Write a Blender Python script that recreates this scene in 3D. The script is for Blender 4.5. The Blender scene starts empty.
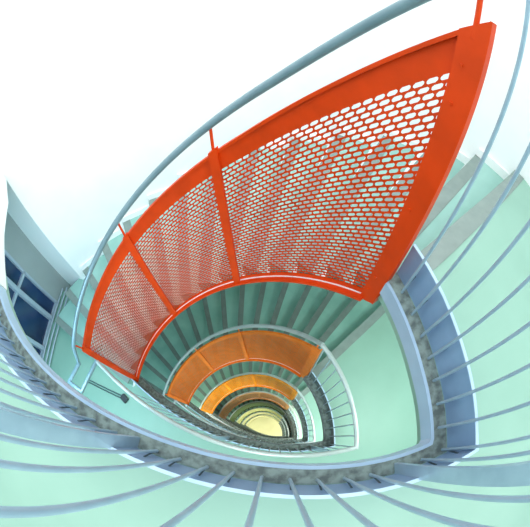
import bpy, bmesh, math, random
from math import sin, cos, pi, atan2, hypot, sqrt
from mathutils import Vector, Matrix

random.seed(4)
S = 1.35                      # metres per plan unit (a plan unit is the handrail height)
SC = bpy.context.scene
COL = SC.collection

# ------------------------------------------------------------------ camera
CAMP = (0.4835, 0.2965, 0.8861)
TILT, ROLL, YAW = 0.5685, -0.0419, -0.1212
ex = Vector((cos(YAW), sin(YAW), 0)); ey = Vector((-sin(YAW), cos(YAW), 0)); ez = Vector((0, 0, 1))
fw = sin(TILT) * ey - cos(TILT) * ez
up0 = cos(TILT) * ey + sin(TILT) * ez
rt = cos(ROLL) * ex + sin(ROLL) * up0
up = -sin(ROLL) * ex + cos(ROLL) * up0
cd = bpy.data.cameras.new('camera'); cam = bpy.data.objects.new('camera', cd); COL.objects.link(cam)
cam.matrix_world = Matrix((
    (rt.x, up.x, -fw.x, CAMP[0] * S), (rt.y, up.y, -fw.y, CAMP[1] * S),
    (rt.z, up.z, -fw.z, CAMP[2] * S), (0, 0, 0, 1)))
cd.type = 'PANO'; cd.clip_start = 0.01; cd.clip_end = 200
cd.sensor_width = 53.0; cd.sensor_height = 52.7; cd.sensor_fit = 'AUTO'
K = (0.0, -0.03206702950354525, -9.874991015537624e-05, 3.919612112873923e-06, -1.407873494388835e-07)
for tgt in (cd, getattr(cd, 'cycles', None)):
    if tgt is None: continue
    try:
        tgt.panorama_type = 'FISHEYE_LENS_POLYNOMIAL'
        tgt.fisheye_fov = math.radians(220)
        for i, v in enumerate(K): setattr(tgt, 'fisheye_polynomial_k%d' % i, v)
    except Exception as e:
        print('camera props', e)
SC.camera = cam

# ------------------------------------------------------------------ sky, lights, exposure
w = bpy.data.worlds.new('world'); SC.world = w; w.use_nodes = True
w.node_tree.nodes['Background'].inputs[0].default_value = (0.93, 0.98, 1.0, 1)
w.node_tree.nodes['Background'].inputs[1].default_value = 1.15
SC.view_settings.view_transform = 'Standard'; SC.view_settings.look = 'None'
SC.view_settings.exposure = 0.85
sl = bpy.data.lights.new('sun', 'SUN'); sl.energy = 1.5; sl.angle = math.radians(50); sl.color = (1.0, 0.99, 0.97)
so = bpy.data.objects.new('sun', sl); COL.objects.link(so); so.rotation_euler = Vector((-0.45, 0.70, -0.55)).to_track_quat('-Z', 'Y').to_euler(); SC.view_settings.gamma = 1; SC.view_settings.use_curve_mapping = False
try:
    SC.cycles.max_bounces = 8; SC.cycles.diffuse_bounces = 5; SC.cycles.use_denoising = True
except Exception: pass

H = 2.076
def area(name, loc, target, size, power, col):
    l = bpy.data.lights.new(name, 'AREA'); l.shape = 'DISK'; l.size = size * S; l.energy = power; l.color = col
    o = bpy.data.objects.new(name, l); COL.objects.link(o); o.location = Vector(loc) * S
    o.rotation_euler = (Vector(target) - Vector(loc)).to_track_quat('-Z', 'Y').to_euler()
    return o
for k in range(1, 9):  # unseen fill lights added under each landing to brighten the storey below
    z = -k * H
    warm = (0.90, 1.0, 0.97) if k < 3 else ((1.0, 0.97, 0.85) if k < 5 else (1.0, 0.96, 0.8))
    zc = -(k - 1) * H - 0.42; pw = (0, 1.8, 2.5, 4.2, 0.12, 2.4, 3.0, 2.6, 2.4)[k]
    area('fill_right', (1.75, 0.1, zc), (1.5, 0.3, z), 0.9, 15 * pw, warm)
    area('fill_front', (0.1, -0.55, zc), (0.0, 0.2, z), 0.9, 11 * pw, warm)
    area('fill_left', (-1.35, 0.35, zc), (-1.2, 0.9, z), 0.7, (18 if k == 1 else 5) * pw, (0.52, 0.81, 1.0) if k < 3 else warm)

# ------------------------------------------------------------------ plan geometry
YC, R, EY, A3, B3 = 0.3457, 1.0584, 0.9527, -0.0153, -0.0219
PHC = -0.2753; BB1, BB2 = 0.0035, 0.2743
PHE = 2.7035; NR = 15
PS0, PS1 = 0.3856, 0.5098
def ps(k): return PS0 if k == 0 else PS1
def circ(phi, off=0.0):
    r = R + off; e = 1 + (EY - 1) * R / r
    m = A3 * cos(3 * phi) + B3 * cos(2 * phi)
    return ((r + m) * cos(phi), YC + (r + m) * e * sin(phi))
def polar(phi, r): return (r * cos(phi), YC + r * sin(phi))
def ringp(phi, r):                       # inner radius follows the well, outer is circular
    a = circ(phi, 0); ra = hypot(a[0], a[1] - YC)
    t = max(0.0, min(1.0, (r - ra) / 0.6))
    b = polar(phi, r); c = circ(phi, r - R)
    return (c[0] * (1 - t) + b[0] * t, c[1] * (1 - t) + b[1] * t)
def Rw(phi):
    t = max(0, min(1, (phi - 0.55) / 1.3)); return 2.62 * (1 - t) + 2.33 * t
C0 = circ(PHC)
CB = [-0.05261, 0.54397, -0.36427, 0.12225]                 # the top landing's front edge is a little straighter than the others
def slope(x, k=1):
    d = C0[0] - x
    return BB1 + 2 * BB2 * d if k else CB[0] + 2 * CB[1] * d + 3 * CB[2] * d * d + 4 * CB[3] * d ** 3
def bottom(x, off=0.0, k=1):             # the gently curved front edge
    d = C0[0] - x; g = slope(x, k); q = sqrt(1 + g * g)
    y = C0[1] + (BB1 * d + BB2 * d * d if k else CB[0] * d + CB[1] * d * d + CB[2] * d ** 3 + CB[3] * d ** 4)
    return (x - off * g / q, y - off / q)
def corner(off, k=1):
    a = circ(PHC, off); b = bottom(C0[0], off, k)
    return (a[0] + 0.02 * off, b[1])
def edge_path(off, k=0, xl=-0.84, phi_end=None, n=26, m=14):
    """left end of the front edge -> corner -> right edge up to the start of the flight"""
    pe = ps(k) if phi_end is None else phi_end
    P = [bottom(xl + (C0[0] - xl) * i / n, off, k) for i in range(n)]
    P.append(corner(off, k))
    for i in range(1, m + 1):
        ph = PHC + (pe - PHC) * i / m
        P.append(circ(ph, off + (0.035 * max(0.0, (ph - 0.0) / 0.385) ** 1.5 if k == 0 else 0.0)))
    return P
def pitch(phi, k):
    t = max(0.0, min(1.0, (phi - ps(k)) / (PHE - ps(k))))
    return -k * H - H * t

# ------------------------------------------------------------------ materials
def lin(c):
    def f(v):
        v /= 255.0
        return v / 12.92 if v <= 0.04045 else ((v + 0.055) / 1.055) ** 2.4
    return (f(c[0]), f(c[1]), f(c[2]), 1)
def mat(name, c, rough=0.5, metal=0.0, c2=None, scale=6.0, lo=0.35, hi=0.65, bump=0.0, spec=0.5):
    m = bpy.data.materials.new(name); m.use_nodes = True
    nt = m.node_tree; b = nt.nodes['Principled BSDF']
    b.inputs['Roughness'].default_value = rough; b.inputs['Metallic'].default_value = metal
    b.inputs['Specular IOR Level'].default_value = spec
    tc = nt.nodes.new('ShaderNodeTexCoord'); nz = nt.nodes.new('ShaderNodeTexNoise')
    nz.inputs['Scale'].default_value = scale; nz.inputs['Detail'].default_value = 6
    nt.links.new(tc.outputs['Object'], nz.inputs['Vector'])
    cr = nt.nodes.new('ShaderNodeValToRGB')
    cr.color_ramp.elements[0].position = lo; cr.color_ramp.elements[1].position = hi
    cr.color_ramp.elements[0].color = lin(c2 if c2 else tuple(v * 0.97 for v in c)); cr.color_ramp.elements[1].color = lin(c)
    nt.links.new(nz.outputs['Fac'], cr.inputs['Fac']); nt.links.new(cr.outputs['Color'], b.inputs['Base Color'])
    if bump:
        bp = nt.nodes.new('ShaderNodeBump'); bp.inputs['Strength'].default_value = bump; bp.inputs['Distance'].default_value = 0.004
        nt.links.new(nz.outputs['Fac'], bp.inputs['Height']); nt.links.new(bp.outputs['Normal'], b.inputs['Normal'])
    return m
M = {}
M['mint'] = mat('mint_floor_paint', (145, 186, 169), 0.5, c2=(138, 179, 162), scale=1.6)
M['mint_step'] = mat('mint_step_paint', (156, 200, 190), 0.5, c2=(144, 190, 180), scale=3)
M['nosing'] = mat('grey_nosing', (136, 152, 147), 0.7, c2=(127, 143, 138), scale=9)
M['step_low'] = mat('shaded_mint_step_paint', (134, 182, 168), 0.5, c2=(118, 166, 152), scale=3)  # darker step colour, the dimmer light on lower flights painted in
M['nosing_low'] = mat('shaded_grey_nosing', (108, 124, 118), 0.7, c2=(98, 114, 108), scale=9)  # darkened nosing, shade of the lower flights put into its colour
M['white'] = mat('white_plaster', (248, 250, 250), 0.8, c2=(243, 248, 249), scale=2)
M['pier'] = mat('grey_plaster', (158, 170, 170), 0.8, scale=2)
M['steel'] = mat('blue_grey_steel_paint', (140, 172, 204), 0.35, c2=(126, 158, 192), scale=5, spec=0.6)
M['steel_light'] = mat('light_blue_steel_paint', (176, 204, 226), 0.4, c2=(160, 190, 214), scale=4)
M['ledge'] = mat('stained_grey_ledge', (138, 156, 150), 0.8, c2=(96, 108, 106), scale=26, lo=0.36, hi=0.6, bump=0.4)
M['stained'] = mat('stained_grey_steel', (124, 138, 138), 0.6, c2=(86, 98, 100), scale=14, lo=0.36, hi=0.62)
M['bar'] = mat('grey_blue_baluster_paint', (156, 184, 200), 0.3, 0.1, c2=(144, 172, 190), scale=12, spec=0.7)
M['rail'] = mat('satin_steel_handrail', (172, 184, 182), 0.3, 0.2, c2=(162, 175, 174), scale=9)
M['rail_top'] = mat('grey_blue_handrail_paint', (124, 150, 160), 0.32, 0.15, c2=(114, 140, 150), scale=9)
M['bracket'] = mat('dark_steel', (74, 92, 100), 0.5, 0.3)
M['glass'] = mat('dark_blue_window_glass', (12, 22, 50), 0.08, 0.0, c2=(36, 62, 104), scale=1.3, lo=0.3, hi=0.75, spec=0.9)
M['frame'] = mat('grey_window_frame', (176, 190, 204), 0.4, 0.2)
M['dark'] = mat('dark_grey_box', (52, 58, 62), 0.5)
M['cream'] = mat('cream_yellow_floor', (214, 212, 172), 0.5, c2=(204, 202, 158), scale=1.2)
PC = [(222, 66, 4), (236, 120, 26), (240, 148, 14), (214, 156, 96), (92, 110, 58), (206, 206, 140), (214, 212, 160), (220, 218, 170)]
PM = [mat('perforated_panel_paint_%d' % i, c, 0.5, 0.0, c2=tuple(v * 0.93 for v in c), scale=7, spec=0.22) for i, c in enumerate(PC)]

# ------------------------------------------------------------------ mesh helpers
def sv(p): return (p[0] * S, p[1] * S, p[2] * S)
def link(name, verts, faces, m, parent=None, smooth=False):
    me = bpy.data.meshes.new(name)
    me.from_pydata([sv(v) for v in verts], [], faces); me.update()
    bm = bmesh.new(); bm.from_mesh(me); bmesh.ops.recalc_face_normals(bm, faces=bm.faces); bm.to_mesh(me); bm.free()
    me.materials.append(m)
    if smooth:
        for p in me.polygons: p.use_smooth = True
        try: me.set_sharp_from_angle(angle=math.radians(50))
        except Exception: pass
    o = bpy.data.objects.new(name, me); COL.objects.link(o)
    if parent is not None:
        o.parent = parent; o.matrix_parent_inverse = Matrix.Translation(-parent.location)
    return o
def empty(name, loc, label, cat, group=None):
    o = bpy.data.objects.new(name, None); COL.objects.link(o); o.location = sv(loc)
    o.empty_display_size = 0.1
    o['label'] = label; o['category'] = cat
    if group: o['group'] = group
    return o
def struct(o): o['kind'] = 'structure'; return o
def strip(sections, closed_profile=True, caps=True):
    """sections: list of equal-length profiles (3-D points); returns verts, faces"""
    n = len(sections[0]); V = [p for s in sections for p in s]; F = []
    for i in range(len(sections) - 1):
        for j in range(n if closed_profile else n - 1):
            a = i * n + j; b = i * n + (j + 1) % n
            F.append((a, b, b + n, a + n))
    if caps and closed_profile:
        F.append(tuple(range(n))); F.append(tuple((len(sections) - 1) * n + j for j in range(n)))
    return V, F
def tube(path, r, seg=10):
    P = [Vector(p) for p in path]; secs = []
    for i, p in enumerate(P):
        d0 = (P[i] - P[i - 1]).normalized() if i else (P[1] - P[0]).normalized()
        d1 = (P[i + 1] - P[i]).normalized() if i < len(P) - 1 else d0
        d = (d0 + d1); d = d.normalized() if d.length > 1e-4 else d0
        k = 1 / max(0.6, d.dot(d0))
        u = d.cross(Vector((0, 0, 1)))
        if u.length < 0.1: u = Vector((1, 0, 0))
        u = u.normalized(); v = u.cross(d).normalized()
        secs.append([tuple(p + (u * cos(2 * pi * j / seg) * k + v * sin(2 * pi * j / seg)) * r) for j in range(seg)])
    return strip(secs)
def merge(*vf):
    V, F = [], []
    for v, f in vf:
        o = len(V); V += list(v); F += [tuple(i + o for i in q) for q in f]
    return V, F
def box(c, u, v, wv):                    # centre, three half-vectors
    c, u, v, wv = map(Vector, (c, u, v, wv)); V = []
    for a in (-1, 1):
        for b in (-1, 1):
            for d in (-1, 1): V.append(tuple(c + a * u + b * v + d * wv))
    return V, [(0, 1, 3, 2), (4, 6, 7, 5), (0, 4, 5, 1), (2, 3, 7, 6), (0, 2, 6, 4), (1, 5, 7, 3)]
def band(path_in, path_out, z0, z1):     # solid between two equal-length plan paths
    return strip([[(a[0], a[1], z0), (b[0], b[1], z0), (b[0], b[1], z1), (a[0], a[1], z1)] for a, b in zip(path_in, path_out)])
def prism(poly, z0, z1):
    n = len(poly); V = [(x, y, z0) for x, y in poly] + [(x, y, z1) for x, y in poly]
    F = [tuple(range(n)), tuple(range(n, 2 * n))] + [(i, (i + 1) % n, n + (i + 1) % n, n + i) for i in range(n)]
    return V, F

# ------------------------------------------------------------------ the room
WA = (-1.487, 2.14); WD = (-2.0, 2.35)
def wx(y): return -2.0 - (2.35 - y) * 0.235     # the window wall's plane
YF = -2.1; XR = 2.66
ZB, ZT = -8 * H - 0.15, 2.0
n = 60
pin = [polar(0.36 + (2.263 - 0.36) * i / n, Rw(0.36 + (2.263 - 0.36) * i / n)) for i in range(n + 1)]
pout = [polar(0.36 + (2.263 - 0.36) * i / n, Rw(0.36 + (2.263 - 0.36) * i / n) + 0.12) for i in range(n + 1)]
struct(link('wall_back', *band(pin, pout, ZB, ZT), M['white'], smooth=True))
xr = pin[0][0]
struct(link('wall_right', *prism([(xr, pin[0][1]), (xr + 0.12, pin[0][1]), (XR + 0.25, YF - 0.1), (XR + 0.13, YF - 0.1)], ZB, ZT), M['white']))
struct(link('wall_front', *prism([(wx(YF), YF), (wx(YF), YF - 0.12), (XR + 0.2, YF - 0.12), (XR + 0.2, YF)], ZB, ZT), M['white']))
# pier beside the window, then the left wall around its opening
struct(link('wall_left', *prism([WA, (WA[0] + 0.03, WA[1] + 0.14), (WD[0] + 0.02, WD[1] + 0.12), WD], ZB, ZT), M['white']))
def lw(y0, y1, z0, z1): return prism([(wx(y0), y0), (wx(y1), y1), (wx(y1) - 0.12, y1), (wx(y0) - 0.12, y0)], z0, z1)
W0, W1 = 2.03, 0.35                       # window between these y
WZ0, WZ1 = -H + 0.03, -0.32
struct(link('wall_left', *merge(lw(2.35, W0, ZB, ZT), lw(W1, YF, ZB, ZT), lw(W0, W1, ZB, WZ0), lw(W0, W1, WZ1, ZT)), M['pier']))
def wb(y0, y1, z0, z1, t0, t1): return prism([(wx(y0) + t0, y0), (wx(y1) + t0, y1), (wx(y1) + t1, y1), (wx(y0) + t1, y0)], z0, z1)
ZTR = -1.27
fr = [wb(W0, W1, WZ1 - 0.03, WZ1, -0.06, 0.0), wb(W0, W1, WZ0, WZ0 + 0.03, -0.06, 0.0), wb(W0, W1, ZTR - 0.02, ZTR + 0.02, -0.06, 0.0),
      wb(W0, W0 - 0.03, WZ0, WZ1, -0.06, 0.0), wb(W1 + 0.03, W1, WZ0, WZ1, -0.06, 0.0)]
for y in (1.78, 1.36, 0.94, 0.62): fr.append(wb(y + 0.025, y - 0.025, WZ0, WZ1, -0.06, 0.02))
win = struct(link('window_1', *merge(*fr), M['frame']))
link('window_pane', *wb(W0, W1, WZ0, WZ1, -0.045, -0.035), M['glass'], parent=win)

# ------------------------------------------------------------------ landings
SLAB = 0.13; WS = 0.034; WK = 0.017; FD = 0.072
for k in range(0, 8):
    z = -k * H; st = ps(k)
    inner = edge_path(0.0 - WS + 0.004, k)
    a0 = inner[-1]
    poly = list(inner)
    poly.append(polar(st, Rw(st) + 0.02))
    for i in range(1, 4): 
        ph = st + (0.36 - st) * i / 3
        poly.append(polar(ph, Rw(ph) + 0.02))
    poly += [(XR + 0.18, YF), (wx(YF), YF), (wx(2.2) , 2.2), (-1.5, 2.12), (-1.26, 1.73), (-1.11, 1.40)]
    struct(link('floor', *prism(poly, z - SLAB, z), M['mint']))
    # steel edge beam with its ledge
    pi_, po = edge_path(-WS, k), edge_path(-WS - 0.012, k)
    t = struct(link('trim_%d' % (k + 1), *band(pi_, po, z - FD, z + 0.006), M['steel_light'] if k == 0 else M['stained']))
    li, lo = edge_path(-WS + 0.0005, k), edge_path(WK - 0.001, k)
    link('ledge', *band(li, lo, z + 0.001, z + 0.005), M['ledge'], parent=t)
b0 = bottom(-0.85, -WS - 0.01, 0)
struct(link('wall_parapet', *prism([b0, (-1.05, 1.41), (-1.20, 1.75), (-1.465, 2.12), (-1.56, 2.14), (-1.28, 1.70), (-1.13, 1.37), (b0[0] - 0.06, b0[1] - 0.03)], -0.09, 1.0), M['white']))
struct(link('floor', *prism([(XR + 0.2, YF), (XR + 0.2, 3), (wx(YF), 3), (wx(YF), YF)], ZB, -8 * H), M['cream']))

# ------------------------------------------------------------------ flights
ORD = ['topmost', 'second', 'third', 'fourth', 'fifth', 'sixth', 'seventh', 'lowest']
PN = ['bright red-orange', 'orange', 'amber', 'tan', 'olive green', 'pale yellow', 'cream', 'pale cream']
def sector(p0, p1, r0, r1, z_top, zb0, zb1, n=4):
    secs = []
    for i in range(n + 1):
        ph = p0 + (p1 - p0) * i / n; zb = zb0 + (zb1 - zb0) * i / n
        a = ringp(ph, r0(ph) if callable(r0) else r0); b = ringp(ph, r1(ph) if callable(r1) else r1)
        secs.append([(a[0], a[1], zb), (b[0], b[1], zb), (b[0], b[1], z_top), (a[0], a[1], z_top)])
    return strip(secs)
HS = H / NR
SLABT = 0.02; PHX = 2.556
def outer(ph):
    return Rw(ph) - 0.004 if ph < 2.25 else 2.40
def rin(ph): return R + 0.0145
for k in range(0, 8):
    s0 = ps(k); dl = (PHE - s0) / NR
    if k == 0:
        brk = [s0, 0.515, 0.655]; brk += [0.655 + (PHE - 0.655) * i / (NR - 2) for i in range(1, NR - 1)]
    else:
        brk = [s0 + dl * i for i in range(NR + 1)]
    c = polar(1.5, 1.6)
    fl = empty('stair_flight', (c[0], c[1], -(k + 1) * H),
               '%s curved flight of mint steps with grey nosings, outside the %s perforated panels' % (ORD[k], PN[k]), 'stairs', 'curved stair flights')
    # helical slab carrying the steps
    secs = []; m = 56
    for i in range(m + 1):
        ph = s0 + (PHX - s0) * i / m; z = pitch(ph, k) - HS * 1.04
        a = ringp(ph, R - 0.004); b = ringp(ph, outer(ph) - 0.004)
        secs.append([(a[0], a[1], z - SLABT), (b[0], b[1], z - SLABT), (b[0], b[1], z), (a[0], a[1], z)])
    link('stair_slab', *strip(secs), M['white'], parent=fl, smooth=True)
    # inner stringer, the white edge under the panels
    secs = []
    for i in range(m + 1):
        ph = s0 + (PHX - s0) * i / m; z = pitch(ph, k)
        a = circ(ph, 0.0045); b = circ(ph, 0.011)
        secs.append([(a[0], a[1], z - HS - SLABT - 0.012), (b[0], b[1], z - HS - SLABT - 0.012), (b[0], b[1], z - 0.125), (a[0], a[1], z - 0.125)])
    link('stringer', *strip(secs), M['white'], parent=fl, smooth=True)
    for i in range(1, NR):
        p0, p1 = brk[i - 1], brk[i]; zt = -k * H - HS * i
        zb0 = pitch(p0, k) - HS * 1.035; zb1 = pitch(p1, k) - HS * 1.035
        zb0 = min(zb0, zt - 0.004)
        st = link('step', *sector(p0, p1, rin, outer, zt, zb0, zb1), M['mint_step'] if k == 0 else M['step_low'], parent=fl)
        # nosing of constant depth along the downhill edge
        ndp = 0.085 if k == 0 else 0.066; secs = []
        for j in range(7):
            r = rin(p1) + (outer(p1) - rin(p1)) * j / 6
            a = ringp(p1 + 0.004 / r, r); b = ringp(p1 - ndp / r, r)
            secs.append([(a[0], a[1], zt - 0.02), (b[0], b[1], zt + 0.0005), (b[0], b[1], zt + 0.004), (a[0], a[1], zt + 0.004)])
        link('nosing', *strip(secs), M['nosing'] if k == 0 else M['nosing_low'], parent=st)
        # little upstand against the wall, following the step
        if p1 < 2.28:
            secs = []
            for j in range(5):
                ph = p0 + (p1 - p0) * j / 4
                a = polar(ph, outer(ph) - 0.02); b = polar(ph, outer(ph) + 0.003)
                secs.append([(a[0], a[1], zt), (b[0], b[1], zt), (b[0], b[1], zt + 0.07), (a[0], a[1], zt + 0.07)])
            link('skirting', *strip(secs), M['white'], parent=st)
    # nosing of the landing above the flight
    secs = []
    for j in range(7):
        r = rin(s0) + (Rw(s0) - 0.01 - rin(s0)) * j / 6
        a = ringp(s0 + 0.006 / r, r); b = ringp(s0 - 0.09 / r, r); zt = -k * H
        secs.append([(a[0], a[1], zt - 0.02), (b[0], b[1], zt + 0.0005), (b[0], b[1], zt + 0.004), (a[0], a[1], zt + 0.004)])
    link('top_nosing', *strip(secs), M['nosing'], parent=fl)

# ------------------------------------------------------------------ perforated balustrades along the flights
PT, PB = 0.874, -0.163
HRZ = 1.0093; TOPR = 0.06
def lift(ph, dz, k):                      # the panels grow a little taller towards the upper end
    return 0.035 * max(0.0, (1.05 - ph) / 0.62) * (dz - PB) / (PT - PB) if k == 0 else 0.0
def perf_sheet(pa, pb, k, rows, colp, holes, off=0.0, th=0.003):
    """curved sheet from angle pa to pb, rows of staggered slots, following the pitch"""
    V, F = [], []
    ztop, zbot = PT, PB
    hz1, hz0 = 0.772, -0.115
    rp = (hz1 - hz0) / rows
    L = (pb - pa) * R
    nc = max(2, int(round((L - 0.012) / colp))); cp = L / nc
    def pt(s, dz, o):
        ph = pa + s / R; x, y = circ(ph, off + o); return (x, y, pitch(ph, k) + dz + lift(ph, dz, k))
    def quad(pts, o):
        b = len(V); V.extend(pt(s, z, o) for s, z in pts); F.append(tuple(range(b, b + len(pts))))
    for o in (0.0, th):
        nn = nc * 2
        for i in range(nn):
            s0, s1 = L * i / nn, L * (i + 1) / nn
            quad([(s0, zbot), (s1, zbot), (s1, hz0), (s0, hz0)], o)
            quad([(s0, hz1), (s1, hz1), (s1, ztop), (s0, ztop)], o)
    for o, flip in ((0.0, 1), (th, 1)):
        for r_ in range(rows):
            z0 = hz0 + r_ * rp; z1 = z0 + rp; sh = 0.0 if r_ % 2 == 0 else cp / 2
            cells = [(sh + cp * i, sh + cp * (i + 1)) for i in range(nc)]
            if sh: cells = [(0, sh)] + cells[:-1] + [(L - sh, L)]
            for (s0, s1) in cells:
                if s1 - s0 < cp * 0.9 or not holes:
                    quad([(s0, z0), (s1, z0), (s1, z1), (s0, z1)], o); continue
                sc_, zc = (s0 + s1) / 2, (z0 + z1) / 2
                hl, hh = (cp * 0.43, rp * 0.34) if k == 0 else (cp * 0.40, rp * 0.27); e = hh * 0.62
                hole = [(sc_ - hl + e, zc - hh), (sc_ + hl - e, zc - hh), (sc_ + hl, zc - hh + e), (sc_ + hl, zc + hh - e),
                        (sc_ + hl - e, zc + hh), (sc_ - hl + e, zc + hh), (sc_ - hl, zc + hh - e), (sc_ - hl, zc - hh + e)]
                cor = [(s0, z0), (s1, z0), (s1, z1), (s0, z1)]
                b = len(V); V.extend(pt(s, z, o) for s, z in cor + hole)
                F += [(b, b + 1, b + 5, b + 4), (b + 1, b + 6, b + 5), (b + 1, b + 2, b + 7, b + 6), (b + 2, b + 8, b + 7),
                      (b + 2, b + 3, b + 9, b + 8), (b + 3, b + 10, b + 9), (b + 3, b, b + 11, b + 10), (b, b + 4, b + 11)]
    # rim
    for s_a in (0, L):
        b = len(V); V.extend([pt(s_a, zbot, 0), pt(s_a, ztop, 0), pt(s_a, ztop, th), pt(s_a, zbot, th)]); F.append((b, b + 1, b + 2, b + 3))
    for dz in (zbot, ztop):
        for i in range(24):
            b = len(V); V.extend([pt(L * i / 24, dz, 0), pt(L * (i + 1) / 24, dz, 0), pt(L * (i + 1) / 24, dz, th), pt(L * i / 24, dz, th)]); F.append((b, b + 1, b + 2, b + 3))
    return V, F
def raw_link(name, V, F, m, parent):
    me = bpy.data.meshes.new(name); me.from_pydata([sv(v) for v in V], [], F); me.update(); me.materials.append(m)
    bm = bmesh.new(); bm.from_mesh(me); bmesh.ops.remove_doubles(bm, verts=bm.verts, dist=0.0002); bm.to_mesh(me); bm.free()
    o = bpy.data.objects.new(name, me); COL.objects.link(o)
    o.parent = parent; o.matrix_parent_inverse = Matrix.Translation(-parent.location)
    return o
def vbar(ph, off0, off1, width, z0, z1, skew=True, k=0):
    """vertical flat bar lying on the panel curve, ends cut to the pitch"""
    secs = []
    for s in (-width / 2, width / 2):
        a = circ(ph + s / R, off0); b = circ(ph + s / R, off1)
        za = pitch(ph + s / R, k)
        secs.append([(a[0], a[1], za + z0), (b[0], b[1], za + z0), (b[0], b[1], za + z1), (a[0], a[1], za + z1)])
    return strip(secs)
for k in range(0, 8):
    pm = PM[k]; s0 = ps(k); d = s0 - PS0
    posts = [0.415 + d, 1.172 + d * 0.7, 1.71 + d * 0.4, 2.475]
    c = circ(1.5)
    bl = empty('perforated_balustrade', (c[0], c[1], pitch(1.5, k) + PB),
               '%s perforated metal balustrade curving along the %s flight of steps, with its handrail' % (PN[k], ORD[k]), 'balustrade', 'perforated stair balustrades')
    rows, colp, holes = (40, 0.032, True) if k < 2 else ((20, 0.064, True) if k < 4 else (4, 0.2, False))
    for i in range(3):
        pa = posts[i] + (0.012 if i == 0 else 0.0); pb = posts[i + 1]
        V, F = perf_sheet(pa + 0.001, pb - 0.001, k, rows, colp, holes)
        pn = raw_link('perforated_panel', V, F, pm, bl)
        # thin pressed border strips top and bottom
        for z0, z1, nm in ((PT - 0.012, PT + 0.004, 'top_lip'), (PB - 0.004, PB + 0.012, 'bottom_lip')):
            secs = []
            for j in range(19):
                ph = pa + (pb - pa) * j / 18; a = circ(ph, -0.012 if nm == 'top_lip' else -0.032); b = circ(ph, 0.006); z = pitch(ph, k) + lift(ph, z0, k)
                secs.append([(a[0], a[1], z + z0), (b[0], b[1], z + z0), (b[0], b[1], z + z1), (a[0], a[1], z + z1)])
            link(nm, *strip(secs), pm, parent=pn)
    for i, ph in enumerate(posts):
        if i == 0:      # wide folded end plate with a flange
            V1 = vbar(ph, -0.012, -0.004, 0.072, PB - 0.006, PT + 0.04, k=k)
            V2 = vbar(ph - 0.0345, -0.012, 0.016, 0.006, PB - 0.006, PT + 0.04, k=k)
            po = link('end_post', *V1, pm, parent=bl)
            link('flange', *V2, pm, parent=po)
            for hz in (0.80, 0.70, 0.36, 0.0, -0.09):
                q = circ(ph + 0.012, -0.0135); nrm = Vector((cos(ph), sin(ph), 0)); tn = Vector((-sin(ph), cos(ph), 0))
                link('bolt', *box((q[0], q[1], pitch(ph, k) + hz), nrm * 0.0025, tn * 0.004, (0, 0, 0.004)), pm, parent=po)
        else:
            wd = 0.042 if i < 3 else 0.05
            po = link('post', *merge(vbar(ph if i < 3 else ph - 0.02, -0.018, -0.002, wd, PB - 0.004, PT + 0.02, k=k)), pm, parent=bl)
        q = circ(ph if i < 3 else ph - 0.02, -0.008)
        z = pitch(ph, k)
        link('stem', *tube([(q[0], q[1], z + PT), (circ(ph)[0], circ(ph)[1], z + HRZ - 0.01)], 0.0065, 8), pm, parent=bl)
    # handrail over the panels
    P = []
    for i in range(61):
        ph = s0 + (2.49 - s0) * i / 60
        x, y = circ(ph); P.append((x, y, pitch(ph, k) + HRZ + (TOPR * max(0, (0.95 - ph) / (0.95 - s0)) ** 1.5 if k == 0 else 0) - (0.13 * max(0, (ph - 2.3) / 0.19) ** 1.5 * 0)))
    zl = -(k + 1) * H + 1.0
    P += [(-0.915, 0.885, zl), (-1.014, 0.729, zl), (-0.882, 0.661, zl), (-0.735, 0.905, zl)]
    link('handrail', *tube(P, 0.0165, 12), M['rail_top'] if k == 0 else M['rail'], parent=bl, smooth=True)

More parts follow.
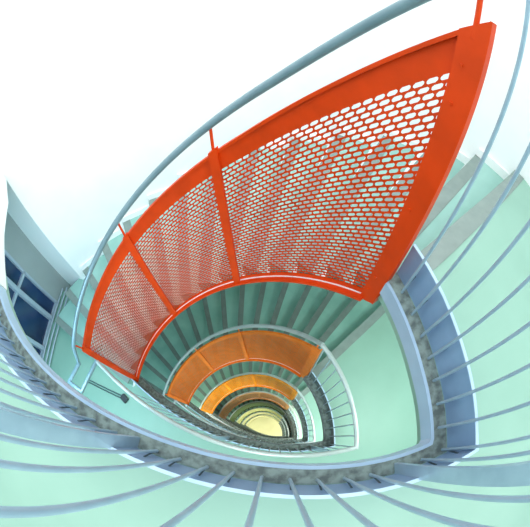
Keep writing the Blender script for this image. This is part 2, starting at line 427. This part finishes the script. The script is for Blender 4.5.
# ------------------------------------------------------------------ landing railings
HK = 0.172
def resample(P, step):
    out = [P[0]]; acc = 0
    for a, b in zip(P[:-1], P[1:]):
        d = hypot(b[0] - a[0], b[1] - a[1]); t = step - acc
        while t <= d + 1e-9:
            out.append((a[0] + (b[0] - a[0]) * t / d, a[1] + (b[1] - a[1]) * t / d)); t += step
        acc = d - (t - step)
    return out
for k in range(0, 8):
    z = -k * H
    cpt = bottom(0.3)
    lab = {0: 'grey-blue bar railing on the edge of the top landing, round bars and two flat posts',
           1: 'pale bar railing with steel handrail around the second landing, one storey below the top'}.get(
           k, 'small pale bar railing on the %s landing down the stairwell' % ORD[k])
    rl = empty('landing_railing', (cpt[0], cpt[1], z), lab, 'railing', 'landing railings')
    xl = -0.84 if k == 0 else -0.73
    P = [(p[0], p[1], z + 1.0 + (TOPR + 0.01 if k == 0 else 0)) for p in edge_path(0, k, xl=xl)]
    link('handrail', *tube(P, 0.0165, 12), M['rail_top'] if k == 0 else M['rail'], parent=rl, smooth=True)
    # kick plate on the landing side of the bars
    a, b = edge_path(WK, k), edge_path(WK + 0.006, k)
    link('kick_plate', *band(a, b, z + 0.006, z + HK), M['steel'] if k == 0 else M['stained'], parent=rl)
    link('plate_edge', *band(edge_path(WK - 0.002, k), edge_path(WK + 0.009, k), z + HK, z + HK + 0.004), M['steel_light'], parent=rl)
    # bars
    left = [bottom(C0[0] - i * 0.002) for i in range(0, 1300)]
    left = [p for p in left if p[0] > (-0.86 if k == 0 else -0.5)]
    fl_ = resample(left, 0.0797)[1:]
    ra = [circ(PHC + (ps(k) + 0.03 - PHC) * i / 400) for i in range(401)]
    fr_ = resample(ra, 0.0827)[1:] if k == 0 else resample(ra, 0.083)[1:]
    if k == 0: fl_ = [bottom(x, 0, 0) for x in (.91, .82, .737, .66, .583, .509, .434, .358, .287, .209, .14, .076, .003, -.08, -.159, -.237, -.314, -.386, -.458, -.545, -.625, -.70, -.77)]
    if k == 0: fr_ = [(.992, .162), (1.005, .243), (1.013, .325), (1.017, .405), (1.014, .486), (1.007, .570), (.999, .658)]
    bars = [(C0[0], C0[1])] + fl_ + fr_
    bar0 = brk0 = None
    br_off = WK
    for q in bars:
        if k == 0 and (abs(q[0] - 0.076) < 0.02 or abs(q[0] - 0.82) < 0.02):
            continue
        if q[1] < 0.1 or q in fl_: 
            g = slope(q[0], k); nn = Vector((-g, -1, 0)).normalized()
        else:
            ph = atan2(q[1] - YC, q[0]); nn = Vector((cos(ph), sin(ph), 0))
        if bar0 is None:
            V, F = tube([(0, 0, 0.004), (0, 0, 1.06 if k == 0 else 0.99)], 0.0053, 10)
            bar0 = link('baluster', V, F, M['bar'], smooth=True)
            V, F = tube([(0, 0, 0.02), (br_off + 0.001, 0, 0.10)], 0.0028, 6)
            brk0 = link('bracket', V, F, M['bracket'])
            o, b = bar0, brk0
        else:
            o = bar0.copy(); COL.objects.link(o); b = brk0.copy(); COL.objects.link(b)
        o.parent = rl; o.matrix_parent_inverse = Matrix.Identity(4)
        o.location = (q[0] * S - rl.location.x, q[1] * S - rl.location.y, 0)
        o.rotation_euler = (0, 0, atan2(nn.y, nn.x))
        b.parent = o; b.matrix_parent_inverse = Matrix.Identity(4); b.location = (0, 0, 0)
    # flat posts
    for x in (0.076, 0.82):
        q = bottom(x, 0, k); g = slope(x, k)
        nn = Vector((-g, -1, 0)).normalized(); tt = Vector((nn.y, -nn.x, 0))
        link('flat_post', *box((q[0], q[1], z + 0.495), nn * 0.021, tt * 0.006, (0, 0, 0.49)), M['bar'], parent=rl)

# ------------------------------------------------------------------ small things
for i in range(3):
    off = 0.05 + 0.075 * i
    P = [(wx(y) + off, y, -H + 0.07 + 0.0 * i) for y in (2.2, 1.6, 1.1, 0.6)]
    o = link('heating_pipe', *tube(P, 0.011, 8), M['frame'], smooth=True)
    o['label'] = 'grey pipe along the foot of the dark window, %s' % ('close against the glass', 'between the two other pipes', 'on the side of the steps')[i]
    o['category'] = 'pipe'; o['group'] = 'pipes at the foot of the window'
bx = empty('floor_box', (-0.985, 0.77, -H), 'small dark box on the mint floor by the window-side landing, with two thin conduits', 'box')
link('casing', *box((-0.985, 0.77, -H + 0.02), (0.026, -0.03, 0), (0.022, 0.024, 0), (0, 0, 0.02)), M['dark'], parent=bx)
for dy in (-0.012, 0.018):
    link('conduit', *tube([(-1.0, 0.775 + dy, -H + 0.012), (-1.5, 0.98 + dy, -H + 0.012)], 0.006, 6), M['bracket'], parent=bx)
